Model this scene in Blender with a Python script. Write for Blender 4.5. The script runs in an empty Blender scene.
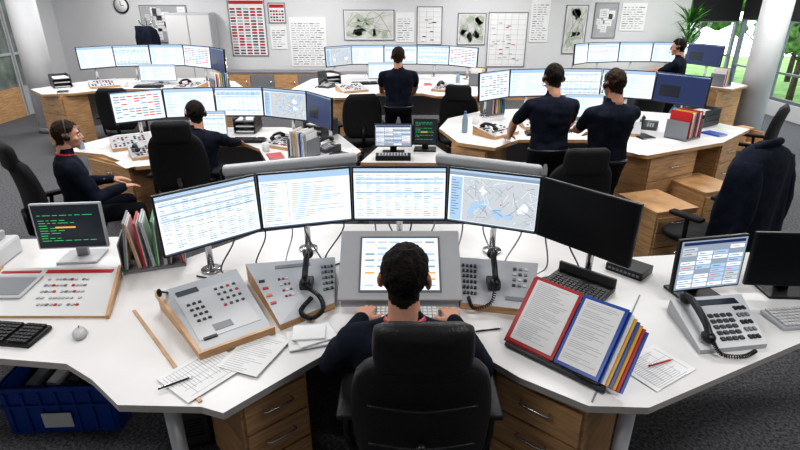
import bpy, bmesh, math, random
from mathutils import Vector, Matrix, Euler, noise
random.seed(7)
pi=math.pi
scene=bpy.context.scene
try:
    scene.view_settings.view_transform='Standard'
    scene.view_settings.look='Medium High Contrast'
except Exception as e: print('look',e)

# ---------------------------------------------------------------- materials
MATS={}
def mat(name,col,rough=.5,metal=0,var=0,vs=6,bump=0,bs=60,em=0,coat=0,spec=.5):
    if name in MATS: return MATS[name]
    m=bpy.data.materials.new(name); m.use_nodes=True
    nt=m.node_tree; n=nt.nodes; L=nt.links
    p=n['Principled BSDF']
    p.inputs['Base Color'].default_value=(*col,1)
    p.inputs['Roughness'].default_value=rough
    p.inputs['Metallic'].default_value=metal
    p.inputs['Specular IOR Level'].default_value=spec
    p.inputs['Coat Weight'].default_value=coat
    if em:
        p.inputs['Emission Color'].default_value=(*col,1)
        p.inputs['Emission Strength'].default_value=em
        p.inputs['Base Color'].default_value=(.02,.02,.02,1)
    tc=n.new('ShaderNodeTexCoord')
    if var:
        nz=n.new('ShaderNodeTexNoise'); nz.inputs['Scale'].default_value=vs; nz.inputs['Detail'].default_value=6
        L.new(tc.outputs['Object'],nz.inputs['Vector'])
        r=n.new('ShaderNodeValToRGB')
        r.color_ramp.elements[0].position=.3; r.color_ramp.elements[1].position=.7
        r.color_ramp.elements[0].color=(*[max(0,c*(1-var)) for c in col],1)
        r.color_ramp.elements[1].color=(*[min(1,c*(1+var)) for c in col],1)
        L.new(nz.outputs['Fac'],r.inputs['Fac']); L.new(r.outputs['Color'],p.inputs['Base Color'])
    if bump:
        nb=n.new('ShaderNodeTexNoise'); nb.inputs['Scale'].default_value=bs; nb.inputs['Detail'].default_value=4
        L.new(tc.outputs['Object'],nb.inputs['Vector'])
        b=n.new('ShaderNodeBump'); b.inputs['Strength'].default_value=bump; b.inputs['Distance'].default_value=.01
        L.new(nb.outputs['Fac'],b.inputs['Height']); L.new(b.outputs['Normal'],p.inputs['Normal'])
    MATS[name]=m; return m
def wood(name,c1,c2,rough=.4):
    m=bpy.data.materials.new(name); m.use_nodes=True
    nt=m.node_tree; n=nt.nodes; L=nt.links; p=n['Principled BSDF']
    p.inputs['Roughness'].default_value=rough
    tc=n.new('ShaderNodeTexCoord'); mp=n.new('ShaderNodeMapping')
    mp.inputs['Scale'].default_value=(3,3,26)
    L.new(tc.outputs['Object'],mp.inputs['Vector'])
    nz=n.new('ShaderNodeTexNoise'); nz.inputs['Scale'].default_value=2.2; nz.inputs['Detail'].default_value=8
    nz.inputs['Distortion'].default_value=.4
    L.new(mp.outputs['Vector'],nz.inputs['Vector'])
    r=n.new('ShaderNodeValToRGB'); r.color_ramp.elements[0].position=.32; r.color_ramp.elements[1].position=.68
    r.color_ramp.elements[0].color=(*c1,1); r.color_ramp.elements[1].color=(*c2,1)
    L.new(nz.outputs['Fac'],r.inputs['Fac']); L.new(r.outputs['Color'],p.inputs['Base Color'])
    return m
def carpet():
    m=bpy.data.materials.new('carpet_speckled'); m.use_nodes=True
    nt=m.node_tree; n=nt.nodes; L=nt.links; p=n['Principled BSDF']; p.inputs['Roughness'].default_value=.95
    tc=n.new('ShaderNodeTexCoord')
    a=n.new('ShaderNodeTexNoise'); a.inputs['Scale'].default_value=55; a.inputs['Detail'].default_value=5; a.inputs['Roughness'].default_value=.8
    L.new(tc.outputs['Object'],a.inputs['Vector'])
    r=n.new('ShaderNodeValToRGB'); e=r.color_ramp.elements
    e[0].position=.38; e[0].color=(.018,.019,.023,1); e[1].position=.66; e[1].color=(.22,.22,.235,1)
    L.new(a.outputs['Fac'],r.inputs['Fac']); L.new(r.outputs['Color'],p.inputs['Base Color'])
    b=n.new('ShaderNodeBump'); b.inputs['Strength'].default_value=.5; b.inputs['Distance'].default_value=.01
    L.new(a.outputs['Fac'],b.inputs['Height']); L.new(b.outputs['Normal'],p.inputs['Normal'])
    return m
WHITE=mat('desk_laminate_white',(.70,.69,.685),.36,var=.03,vs=3)
EDGE=mat('desk_edge_grey',(.42,.40,.38),.5,var=.05)
BEECH=wood('beech_wood',(.40,.22,.10),(.60,.38,.20))
LGREY=mat('panel_light_grey',(.43,.44,.46),.4,var=.04)
MGREY=mat('panel_mid_grey',(.20,.21,.23),.45,var=.05)
DGREY=mat('plastic_dark_grey',(.05,.053,.06),.4,var=.08)
BLACK=mat('plastic_black',(.010,.010,.012),.38,var=.1,spec=.4)
KEYB=mat('key_black',(.02,.02,.023),.5)
KEYW=mat('key_white',(.62,.62,.62),.4)
GLOSSB=mat('screen_off_glass',(.005,.006,.008),.3,var=.05,spec=.25)
LEATHER=mat('leather_black',(.012,.012,.014),.42,var=.15,vs=20,bump=.25,bs=140,spec=.4)
FABRIC=mat('chair_fabric_black',(.012,.012,.014),.75,var=.2,vs=40,bump=.4,bs=200,spec=.3)
CHROME=mat('metal_chrome',(.6,.6,.62),.25,1,var=.03)
STEELW=mat('steel_painted_white',(.62,.63,.65),.35,var=.03)
PAPER=mat('paper_white',(.78,.78,.78),.7,var=.02)
INK=mat('ink_grey',(.10,.11,.13),.7)
INKL=mat('ink_light',(.38,.40,.44),.7)
RED=mat('plastic_red',(.45,.015,.02),.4,var=.05)
BLUE=mat('plastic_blue',(.008,.07,.36),.35,var=.06)
YEL=mat('plastic_yellow',(.70,.38,.03),.4,var=.05)
GRN=mat('plastic_green',(.04,.25,.09),.45,var=.05)
ORG=mat('plastic_orange',(.7,.18,.03),.45,var=.05)
WALL=mat('wall_plaster_white',(.63,.635,.65),.8,var=.03,vs=1.5,bump=.05,bs=200)
CONC=mat('column_paint',(.62,.63,.645),.7,var=.04,vs=3)
BLIND=mat('blind_dark',(.02,.021,.025),.8,var=.1)
FRAME=mat('window_frame_grey',(.16,.17,.19),.4,var=.04)
SW=mat('screen_white',(.80,.91,1.0),.3,em=1.08)
SG=mat('screen_grey',(.38,.46,.58),.3,em=.75)
SL=mat('screen_paleblue',(.48,.68,.92),.3,em=.85)
SM=mat('screen_mapground',(.66,.70,.74),.3,em=.85)
ST=mat('screen_text',(.14,.19,.28),.3,em=.5)
SD=mat('screen_dark',(.012,.02,.035),.2,em=.5)
SR=mat('screen_red',(.8,.08,.06),.3,em=.8)
SGR=mat('screen_green',(.1,.75,.25),.3,em=.8)
SB=mat('screen_blue',(.012,.035,.16),.3,em=.6)
SO=mat('screen_orange',(.95,.45,.1),.3,em=.9)
NAVY=mat('cloth_navy',(.010,.013,.024),.9,var=.35,vs=14,bump=.45,bs=26,spec=.15)
TROU=mat('cloth_trousers',(.007,.008,.012),.9,var=.3,vs=14,bump=.45,bs=26,spec=.15)
SKIN=mat('skin',(.56,.30,.21),.5,var=.07,vs=30,spec=.3)
HAIRD=mat('hair_dark',(.010,.007,.005),.7,var=.5,vs=60,bump=.9,bs=120,spec=.2)
HAIRB=mat('hair_brown',(.028,.016,.010),.7,var=.5,vs=60,bump=.9,bs=120,spec=.2)
EYEW=mat('eye_white',(.75,.73,.7),.3); EYEB=mat('eye_iris',(.03,.02,.015),.2); LIP=mat('lip',(.36,.13,.11),.5)
SHOE=mat('shoe_black',(.01,.01,.01),.4)
CABLE=mat('cable_grey',(.35,.36,.38),.5)

# ---------------------------------------------------------------- builder
class B:
    def __init__(s,name): s.name=name;s.v=[];s.f=[];s.m=[];s.sm=[];s.mats=[];s.T=Matrix.Identity(4)
    def mi(s,m):
        if m not in s.mats: s.mats.append(m)
        return s.mats.index(m)
    def add(s,vs,fs,m,smooth=False,M=None):
        o=len(s.v); T=s.T@M if M is not None else s.T
        s.v+= [T@Vector(v) for v in vs]
        k=s.mi(m)
        for f in fs:
            s.f.append([i+o for i in f]); s.m.append(k); s.sm.append(smooth)
    def box(s,c,size,m,rot=(0,0,0),bev=0,seg=2,M=None):
        R=Matrix.Translation(c)@Euler(rot).to_matrix().to_4x4()
        if M is not None: R=M@R
        x,y,z=[a/2 for a in size]
        if not bev:
            vs=[(-x,-y,-z),(x,-y,-z),(x,y,-z),(-x,y,-z),(-x,-y,z),(x,-y,z),(x,y,z),(-x,y,z)]
            fs=[(3,2,1,0),(4,5,6,7),(0,1,5,4),(1,2,6,5),(2,3,7,6),(3,0,4,7)]
            s.add(vs,fs,m,False,R); return
        bm=bmesh.new(); bmesh.ops.create_cube(bm,size=1)
        for v in bm.verts: v.co=Vector((v.co.x*2*x,v.co.y*2*y,v.co.z*2*z))
        bmesh.ops.bevel(bm,geom=list(bm.edges),offset=min(bev,min(x,y,z)*.95),segments=seg,profile=.5,affect='EDGES')
        bm.verts.index_update()
        s.add([v.co.copy() for v in bm.verts],[[v.index for v in f.verts] for f in bm.faces],m,seg>2,R); bm.free()
    def ring(s,c,x,y,rx,ry,n,pw=1):
        out=[]
        for i in range(n):
            a=2*pi*i/n; ca,sa=math.cos(a),math.sin(a)
            if pw!=1:
                ca=math.copysign(abs(ca)**pw,ca); sa=math.copysign(abs(sa)**pw,sa)
            out.append(Vector(c)+x*(rx*ca)+y*(ry*sa))
        return out
    def loft(s,rings,m,smooth=True,caps=True):
        n=len(rings[0]); vs=[p for r in rings for p in r]; fs=[]
        for j in range(len(rings)-1):
            for i in range(n):
                a=j*n+i;b=j*n+(i+1)%n
                fs.append((a,b,b+n,a+n))
        if caps:
            fs.append(tuple(range(n-1,-1,-1))); fs.append(tuple(range((len(rings)-1)*n,len(rings)*n)))
        s.add(vs,fs,m,smooth)
    def cyl(s,p0,p1,r0,r1=None,m=None,n=16,smooth=True):
        if r1 is None:r1=r0
        p0=Vector(p0);p1=Vector(p1);d=(p1-p0).normalized()
        x=d.orthogonal().normalized();y=d.cross(x)
        s.loft([s.ring(p0,x,y,r0,r0,n),s.ring(p1,x,y,r1,r1,n)],m,smooth)
    def ball(s,c,r,m,rot=(0,0,0),n=14):
        if not hasattr(r,'__len__'): r=(r,r,r)
        R=Matrix.Translation(c)@Euler(rot).to_matrix().to_4x4()
        h=n//2; vs=[];fs=[]
        vs.append((0,0,-r[2]))
        for j in range(1,h):
            t=-pi/2+pi*j/h
            for i in range(n):
                a=2*pi*i/n; vs.append((r[0]*math.cos(t)*math.cos(a),r[1]*math.cos(t)*math.sin(a),r[2]*math.sin(t)))
        vs.append((0,0,r[2])); T=len(vs)-1
        for i in range(n):
            fs.append((0,1+(i+1)%n,1+i)); fs.append((T,T-n+i,T-n+(i+1)%n))
        for j in range(h-2):
            for i in range(n):
                a=1+j*n+i;b=1+j*n+(i+1)%n
                fs.append((a,b,b+n,a+n))
        s.add(vs,fs,m,True,R)
    def cap(s,p0,p1,r0,r1,m,n=14):
        s.cyl(p0,p1,r0,r1,m,n); s.ball(p0,r0,m,n=n); s.ball(p1,r1,m,n=n)
    def tube(s,pts,r,m,n=6,sub=6):
        P=[Vector(p) for p in pts]; Q=[]
        for i in range(len(P)-1):
            a=P[max(i-1,0)];b=P[i];c=P[i+1];d=P[min(i+2,len(P)-1)]
            for k in range(sub):
                t=k/sub
                Q.append(.5*((2*b)+(c-a)*t+(2*a-5*b+4*c-d)*t*t+(3*b-a-3*c+d)*t**3))
        Q.append(P[-1]); rings=[]; x=None
        for i,q in enumerate(Q):
            d=(Q[min(i+1,len(Q)-1)]-Q[max(i-1,0)]).normalized()
            if x is None: x=d.orthogonal().normalized()
            x=(x-d*x.dot(d)).normalized(); y=d.cross(x)
            rings.append(s.ring(q,x,y,r,r,n))
        s.loft(rings,m)
    def coil(s,pts,r,rc,turns,m):
        P=[Vector(p) for p in pts]; out=[]
        N=turns*8
        for i in range(N+1):
            t=i/N*(len(P)-1); k=min(int(t),len(P)-2); f=t-k
            a=P[max(k-1,0)];b=P[k];c=P[k+1];d=P[min(k+2,len(P)-1)]
            q=.5*((2*b)+(c-a)*f+(2*a-5*b+4*c-d)*f*f+(3*b-a-3*c+d)*f**3)
            dr=(c-b).normalized(); x=Vector((0,0,1)).cross(dr).normalized() if abs(dr.z)<.95 else Vector((1,0,0)); y=dr.cross(x)
            a_=2*pi*i/8; out.append(q+x*rc*math.cos(a_)+y*rc*math.sin(a_))
        s.tube(out,r,m,n=5,sub=1)
    def prism(s,poly,z0,z1,mt,ms=None):
        ms=ms or mt; n=len(poly)
        A=sum(poly[i][0]*poly[(i+1)%n][1]-poly[(i+1)%n][0]*poly[i][1] for i in range(n))
        if A<0: poly=poly[::-1]
        zt=z1 if hasattr(z1,'__len__') else [z1]*n
        if A<0 and hasattr(z1,'__len__'): zt=zt[::-1]
        top=[(p[0],p[1],zt[i]) for i,p in enumerate(poly)]; bot=[(p[0],p[1],z0) for p in poly]
        s.add(top,[tuple(range(n))],mt); s.add(bot,[tuple(range(n-1,-1,-1))],ms)
        s.add(bot+top,[(i,(i+1)%n,n+(i+1)%n,n+i) for i in range(n)],ms)
    def finish(s,loc=(0,0,0),rot=0,parent=None,scale=1):
        me=bpy.data.meshes.new(s.name)
        me.from_pydata([tuple(v) for v in s.v],[],s.f)
        for m in s.mats: me.materials.append(m)
        me.polygons.foreach_set('material_index',s.m)
        me.polygons.foreach_set('use_smooth',s.sm)
        me.update()
        o=bpy.data.objects.new(s.name,me); scene.collection.objects.link(o)
        o.location=loc
        o.rotation_euler=(0,0,rot) if not hasattr(rot,'__len__') else rot
        if parent: o.parent=parent
        return o
def P3(*a): return Vector(a)

# ---------------------------------------------------------------- room shell
YB=13.0; XL=-8.0; XR=7.9; YF=-2.5; CH=3.3
b=B('floor'); b.box(((XL+XR)/2,(YB+YF)/2,-.05),(XR-XL,YB-YF,.1),carpet()); b.finish()
b=B('ceiling'); b.box(((XL+XR)/2,(YB+YF)/2,CH+.05),(XR-XL,YB-YF,.1),WALL); b.finish()
b=B('wall_back')
b.box(((XL+6.7)/2,YB+.1,CH/2),(6.7-XL,.2,CH),WALL)
b.box(((6.7+XR)/2,YB+.1,.25),(XR-6.7,.2,.5),WALL)
b.box(((6.7+XR)/2,YB+.1,3.1),(XR-6.7,.2,.4),WALL)
b.finish()
b=B('wall_left')
b.box((XL-.1,(YB+YF)/2,CH/2),(.2,YB-YF,CH),WALL); b.finish()
b=B('wall_front'); b.box(((XL+XR)/2,YF-.1,CH/2),(XR-XL,.2,CH),WALL); b.finish()
b=B('wall_right')
b.box((XR+.1,(YF+4)/2,CH/2),(.2,4-YF,CH),WALL)
b.box((XR+.1,8.5,.15),(.2,9,.3),WALL); b.box((XR+.1,8.5,3.1),(.2,9,.4),WALL); b.finish()
b=B('baseboard_back'); b.box(((XL+XR)/2,YB-.012,.05),(XR-XL,.024,.1),BEECH); b.finish()
b=B('baseboard_left'); b.box((XL+.012,5,.05),(.024,15,.1),BEECH); b.finish()
def glassmat():
    m=bpy.data.materials.new('window_glass'); m.use_nodes=True
    nt=m.node_tree; n=nt.nodes; L=nt.links; n.clear()
    o=n.new('ShaderNodeOutputMaterial'); mx=n.new('ShaderNodeMixShader'); t=n.new('ShaderNodeBsdfTransparent'); g=n.new('ShaderNodeBsdfGlossy')
    g.inputs['Roughness'].default_value=.02; mx.inputs[0].default_value=.05
    t.inputs['Color'].default_value=(.95,.98,.98,1)
    L.new(t.outputs[0],mx.inputs[1]);L.new(g.outputs[0],mx.inputs[2]);L.new(mx.outputs[0],o.inputs[0]); return m
GLASS=glassmat()
def window(name,axis,pos,a0,a1,z0,z1,blind=None):
    b=B(name); t=.06; w=a1-a0
    def bx(a,z,sa,sz,th,m,off=0):
        if axis=='y': b.box((a,pos+off,z),(sa,th,sz),m)
        else: b.box((pos+off,a,z),(th,sa,sz),m)
    bx(a0+t/2,(z0+z1)/2,t,z1-z0,.1,FRAME);bx(a1-t/2,(z0+z1)/2,t,z1-z0,.1,FRAME)
    bx((a0+a1)/2,z0+t/2,w,t,.1,FRAME);bx((a0+a1)/2,z1-t/2,w,t,.1,FRAME)
    bx((a0+a1)/2,z0+.55,w,.04,.08,FRAME)
    bx((a0+a1)/2,(z0+z1)/2,w-2*t,z1-z0-2*t,.012,GLASS)
    if blind:
        s=-.075; bx((a0+a1)/2,(blind+z1)/2,w-.06,z1-blind,.01,BLIND,s); bx((a0+a1)/2,blind,w-.06,.03,.025,MGREY,s)
    b.finish()
window('window_1','y',YB+.08,6.7,7.9,.5,2.9,1.8)
for i in range(6): window('window_%d'%(2+i),'x',XR+.1,4+i*1.5,5.5+i*1.5,.3,2.9,1.85)
b=B('door_1')
for y0,y1,mm in ((10.2,11.15,0),(11.2,12.3,1)):
    b.box((XL+.04,y0,1.2),(.06,.07,2.4),LGREY); b.box((XL+.04,y1,1.2),(.06,.07,2.4),LGREY)
    b.box((XL+.04,(y0+y1)/2,2.4),(.06,y1-y0+.07,.08),LGREY)
    b.box((XL+.04,(y0+y1)/2,.3),(.05,y1-y0,.6),BEECH if not mm else LGREY)
    b.box((XL+.03,(y0+y1)/2,1.48),(.02,y1-y0,1.76),mat('door_glass_tint',(.16,.19,.17),.15,var=.5,vs=3))
    b.box((XL+.055,(y0+y1)/2,1.25),(.04,y1-y0,.05),LGREY)
b.cyl((XL+.08,10.32,.95),(XL+.08,10.32,1.25),.015,m=CHROME); b.finish()
def column(x,y):
    b=B('round_column'); b.cyl((0,0,0),(0,0,CH),.225,m=CONC,n=40); b.cyl((0,0,0),(0,0,.1),.245,m=MGREY,n=40); b.finish((x,y,0))
column(-6.5,9.7); column(6.15,9.2)
MG=mat('map_green',(.42,.48,.38),.7,var=.2); MB=mat('map_beige',(.60,.60,.57),.7,var=.12,vs=4)
CORK=mat('board_grey_felt',(.40,.41,.43),.9,var=.08)
def poster(name,x0,x1,z0,z1,kind,wall='b',seed=0):
    rnd=random.Random(seed); b=B(name); w=x1-x0;h=z1-z0
    b.box((0,0,0),(w,.012,h),PAPER); y=-.007
    if kind in('grid','table','map','board'):
        for sx in(-1,1): b.box((sx*w/2,-.004,0),(.018,.022,h+.018),MGREY)
        for sz in(-1,1): b.box((0,-.004,sz*h/2),(w,.022,.018),MGREY)
    def r(a,c,d,e,m,k=0): b.box(((a+d)/2-w/2,y-k*.001,(c+e)/2-h/2),(d-a,.003,e-c),m)
    if kind=='table':
        r(.02,h-.1,w-.02,h-.03,RED)
        for j in range(int((h-.15)/.065)):
            for i in range(5):
                c=rnd.choice([RED,INKL,INK,INK,RED,INKL])
                r(.03+i*(w-.05)/5,.03+j*.065,.03+(i+.75)*(w-.05)/5,.07+j*.065,c)
    elif kind=='text':
        for j in range(int((h-.1)/.05)):
            xx=.04
            while xx<w-.12:
                l=rnd.uniform(.04,.14); r(xx,.05+j*.05,min(xx+l,w-.03),.065+j*.05,INKL if rnd.random()<.7 else INK); xx+=l+.03
    elif kind=='map':
        b.box((0,y,0),(w-.06,.003,h-.06),MB)
        for k in range(12):
            cx=rnd.uniform(.1,w-.1);cz=rnd.uniform(.1,h-.1)
            pts=[(min(max(cx-w/2+rnd.uniform(.04,.14)*math.cos(a*pi/4),-w/2+.04),w/2-.04),y-.002,min(max(cz-h/2+rnd.uniform(.04,.14)*math.sin(a*pi/4),-h/2+.04),h/2-.04)) for a in range(8)]
            b.add(pts,[tuple(range(7,-1,-1))],MG)
        for k in range(7):
            p=[(rnd.uniform(-.42,.42)*w,y-.004,-.45*h+h*.9*q/4) if k%2 else (-.45*w+w*.9*q/4,y-.004,rnd.uniform(-.42,.42)*h) for q in range(5)]
            b.tube(p,.003,[INK,INKL,INKL][k%3],n=4,sub=3)
    elif kind in('grid','board'):
        if kind=='grid':
            for j in range(int(h/.11)): r(.03,.05+j*.11,w-.03,.055+j*.11,INKL)
            for i in range(int(w/.16)): r(.05+i*.16,.03,.055+i*.16,h-.03,INKL)
        else: b.box((0,y,0),(w-.03,.003,h-.03),CORK)
        for k in range(int(w*h*22)):
            a=rnd.uniform(.05,w-.18);c=rnd.uniform(.05,h-.22)
            if kind=='board':
                ww=rnd.choice([.1,.14,.2]);hh=ww*1.3; ww=min(ww,w-a-.03);hh=min(hh,h-c-.03)
                m_=rnd.choice([PAPER,PAPER,PAPER,PAPER,MB]); r(a,c,a+ww,c+hh,m_,2+k%3)
                for q in range(3): r(a+.015,c+hh*(.2+.25*q),a+ww*.8,c+hh*(.2+.25*q)+.008,INKL,6)
            else: r(a,c,a+.08,c+.02,rnd.choice([INKL,INK,INKL,RED]),1)
    if wall=='b': b.finish(((x0+x1)/2,YB-.008,(z0+z1)/2))
    else: b.finish((XL+.012,(x0+x1)/2,(z0+z1)/2),rot=pi/2)
S=.0237
for i,(u0,u1,z0,z1,k) in enumerate([(233,268,1.05,2.28,'table'),(272,288,1.78,2.2,'table'),(291,327,.8,1.9,'text'),(345,394,1.4,2.05,'map'),
    (396,414,1.35,2.0,'text'),(417,441,1.3,2.12,'grid'),(457,484,1.3,1.98,'map'),(487,525,.8,2.0,'grid'),(528,546,1.35,2.3,'text'),(562,583,1.1,2.15,'map'),(590,612,1.45,2.2,'board'),(616,640,1.6,2.2,'text'),(147,192,1.35,2.15,'board'),(272,288,1.2,1.7,'text')]):
    poster('wall_poster',(u0-400)*S,(u1-400)*S,z0,z1,k,seed=i)
poster('wall_map',8.4,9.9,.55,2.15,'grid','l',seed=40)
b=B('tall_cupboard'); b.box((0,0,1.0),(1.0,.45,2.0),LGREY,bev=.006); b.box((-.25,-.232,1.02),(.47,.014,1.86),KEYW); b.box((.25,-.232,1.02),(.47,.014,1.86),KEYW)
for s_ in(-1,1): b.cyl((s_*.04,-.26,.95),(s_*.04,-.26,1.15),.008,m=CHROME,n=8)
b.finish((-4.75,12.72,0))
b=B('coat_stand'); b.cyl((0,0,0),(0,0,1.9),.022,m=CHROME,n=12); b.cyl((0,0,0),(0,0,.03),.2,m=DGREY,n=24)
for k in range(6):
    a=k*pi/3; b.tube([(0,0,1.75),(.12*math.cos(a),.12*math.sin(a),1.78),(.17*math.cos(a),.17*math.sin(a),1.88)],.01,CHROME)
for a in (3.6,4.6,5.4):
    c=P3(.17*math.cos(a),.17*math.sin(a),0); X_=P3(math.cos(a+pi/2),math.sin(a+pi/2),0);Y_=P3(math.cos(a),math.sin(a),0)
    b.loft([b.ring(c+P3(0,0,z),X_,Y_,rx,.07,14,.8) for z,rx in ((.85,.2),(1.2,.19),(1.5,.2),(1.65,.16),(1.74,.05))],NAVY)
b.finish((-5.6,12.3,0))
b=B('wall_clock'); b.cyl((0,0,0),(0,-.04,0),.17,.17,BLACK,n=32); b.cyl((0,-.04,0),(0,-.045,0),.145,.145,PAPER,n=32)
b.box((0,-.05,.045),(.012,.004,.09),BLACK); b.box((.035,-.05,0),(.07,.004,.012),BLACK); b.finish((-6.4,YB,2.15))
def sideboard(x,y,w,h,d,rot=0,topm=WHITE):
    b=B('sideboard'); b.box((0,0,.03),(w-.06,d-.06,.06),DGREY)
    b.box((0,0,h/2+.015),(w,d,h-.07),BEECH); b.box((0,0,h-.01),(w+.03,d+.03,.03),topm)
    n=max(1,int(w/.5))
    for i in range(n):
        x0=-w/2+w/n*(i+.5); b.box((x0,-d/2-.008,h/2),(w/n-.015,.016,h-.12),topm if i%2 else BEECH); b.cyl((x0+w/n*.35,-d/2-.03,h*.6),(x0+w/n*.35,-d/2-.03,h*.75),.007,m=CHROME,n=8)
    b.finish((x,y,0),rot)
sideboard(-2.9,12.6,2.2,.74,.45,topm=MGREY); sideboard(.2,12.62,3.2,.7,.42,topm=MGREY); sideboard(5.5,12.55,1.8,.72,.5)

# outside
b=B('lawn_outside'); b.box((14,20,-.3),(44,13.5,.1),mat('grass',(.16,.30,.07),.9,var=.5,vs=2)); b.box((22.1,3,-.3),(28,20.5,.1),MATS['grass']); b.finish()
LEAF=mat('leaves',(.13,.26,.06),.7,var=.8,vs=7,bump=.8,bs=12)
def tree(x,y,s,rnd):
    b=B('garden_tree'); b.cyl((0,0,-.25),(0,0,1.6*s),.09,.05,mat('bark',(.08,.05,.035),.9,var=.3),n=8)
    for k in range(24):
        a=rnd.uniform(0,2*pi); r=rnd.uniform(.2,1.2)*s; z=rnd.uniform(.7,3.2)*s
        c=Vector((r*math.cos(a),r*math.sin(a),z)); rr=rnd.uniform(.14,.32)*s
        b.tube([(0,0,z*.5),c*.6+P3(0,0,z*.25),c],.02,MATS['bark'],n=5,sub=2)
        o=len(b.v); b.ball(c,rr,LEAF,n=12)
        for i in range(o,len(b.v)):
            b.v[i]=c+(b.v[i]-c)*(1+.9*noise.noise(b.v[i]*6))
    b.finish((x,y,0))
rr=random.Random(3)
for x,y,s in ((8.6,17,1.2),(11,16.5,1),(13,18,1.3),(6.5,19,1.4),(11.5,12.5,1.1),(10.8,9.6,1),(12,7,1.2),(9.5,20,1.5),(14,14,1.5),(10.6,14.4,1.0),(14,10,1.5)): tree(x,y,s,rr)

# ---------------------------------------------------------------- furniture
def pedestal(name,x,y,w,d,h,rot,n=3,z0=0):
    b=B(name); b.box((0,0,.03),(w-.05,d-.05,.06),DGREY); b.box((0,0,h/2+.02),(w,d,h-.06),BEECH,bev=.004)
    b.box((0,0,h-.002),(w+.01,d+.01,.02),BEECH)
    hh=(h-.12)/n
    for i in range(n):
        z=.08+hh*(i+.5); b.box((0,-d/2-.009,z),(w-.03,.018,hh-.012),BEECH,bev=.003)
        b.tube([(-.07,-d/2-.018,z+.02),(-.06,-d/2-.045,z+.02),(.06,-d/2-.045,z+.02),(.07,-d/2-.018,z+.02)],.006,CHROME)
    return b.finish((x,y,0),rot)
def desk(name,poly,z,supports=(),legs=(),modesty=None,th=.035):
    b=B(name); b.prism(poly,z-th,z,WHITE,BEECH)
    for (x,y,w,d,r) in supports:
        b.T=Matrix.Translation((x,y,0))@Matrix.Rotation(r,4,'Z')
        b.box((0,0,.04),(w-.05,d-.05,.08),DGREY); b.box((0,0,(z-th+.08)/2),(w,d,z-th-.08),BEECH)
        hh=(z-th-.12)/3
        for i in range(3):
            zz=.1+hh*(i+.5); b.box((0,-d/2-.008,zz),(w-.03,.016,hh-.014),BEECH,bev=.003)
            b.tube([(-.06,-d/2-.016,zz),(-.05,-d/2-.04,zz),(.05,-d/2-.04,zz),(.06,-d/2-.016,zz)],.006,CHROME)
        b.T=Matrix.Identity(4)
    for (x,y) in legs:
        b.cyl((x,y,.03),(x,y,z-th),.032,m=STEELW,n=18); b.cyl((x,y,0),(x,y,.03),.05,m=STEELW,n=18)
    if modesty:
        for i in range(len(modesty)-1):
            a=Vector((*modesty[i],0));c=Vector((*modesty[i+1],0)); d=c-a
            b.box(((a.x+c.x)/2,(a.y+c.y)/2,(z-th+.2)/2),(d.length,.025,z-th-.2),LGREY,rot=(0,0,math.atan2(d.y,d.x)))
    return b.finish()
def chair(x,y,rot,kind='fabric',head=True,arms=True,seatz=.47,name='office_chair'):
    C=LEATHER if kind=='leather' else FABRIC
    b=B(name)
    for i in range(5):
        a=2*pi*i/5+.3; e=(.3*math.cos(a),.3*math.sin(a),.075)
        b.cap((0,0,.11),e,.03,.02,BLACK,n=8)
        b.cyl((e[0],e[1],.06),(e[0],e[1],.1),.012,m=BLACK,n=8)
        t=Vector((-math.sin(a),math.cos(a),0))*.022; c=Vector((e[0],e[1],.03))
        b.cyl(c-t,c+t,.03,m=BLACK,n=12)
    b.cyl((0,0,.08),(0,0,.25),.03,m=BLACK); b.cyl((0,0,.25),(0,0,seatz-.1),.02,m=CHROME)
    b.box((0,-.02,seatz-.09),(.26,.26,.04),BLACK,bev=.01)
    X=P3(1,0,0);Y=P3(0,1,0);Z=P3(0,0,1)
    rs=[]
    for z,f in ((-.07,.86),(-.055,.96),(-.03,1),(-.01,.98),(0,.9),(.003,.6)):
        rs.append(b.ring((0,.02,seatz+z),X,Y,.255*f,.25*f,28,.55))
    b.loft(rs,C)
    rs=[]; N=12; topb=.56 if kind=='leather' else .60
    for i in range(N+1):
        t=i/N; z=seatz+.05+topb*t; yb=-.225+.02*math.sin(t*pi)-.05*t*t
        hw=.235+.035*math.sin(pi*min(1,t*1.1))
        if t>.8: hw-=.07*((t-.8)/.2)**2
        if t<.1: hw-=.05*(1-t/.1)
        th=.055 if 0<i<N else .02
        rs.append([Vector(p) for p in b.ring((0,yb,z),X,Y,hw,th,28,.6)])
        for p in rs[-1]: p.y+= .35*(p.x**2)*1.3
    b.loft(rs,C)
    if kind=='leather':
        for zz in (.22,.40): b.tube([(-.2,-.275,seatz+zz),(0,-.298,seatz+zz-.01),(.2,-.275,seatz+zz)],.006,C,n=6)
    b.cap((0,-.12,seatz-.08),(0,-.28,seatz+.0),.025,.025,BLACK,n=8); b.cap((0,-.28,seatz),(0,-.285,seatz+.2),.025,.025,BLACK,n=8)
    if head:
        rs=[]
        for i in range(9):
            t=i/8; z=seatz+.55+.22*t
            hw=.165+.012*math.sin(pi*t); th=.045
            if i in(0,8): hw-=.03; th=.02
            ring=b.ring((0,-.285-.02*t,z),X,Y,hw,th,28,.6)
            for p in ring: p.y+=.5*p.x**2
            rs.append(ring)
        b.loft(rs,C)
    if arms:
        for sx in (-1,1):
            b.tube([(sx*.18,0,seatz-.08),(sx*.29,-.02,seatz-.06),(sx*.31,-.02,seatz+.08),(sx*.30,-.01,seatz+.19)],.017,BLACK,n=8)
            b.box((sx*.30,.0,seatz+.205),(.08,.27,.035),C,bev=.015,seg=3)
    return b.finish((x,y,0),rot)

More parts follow.
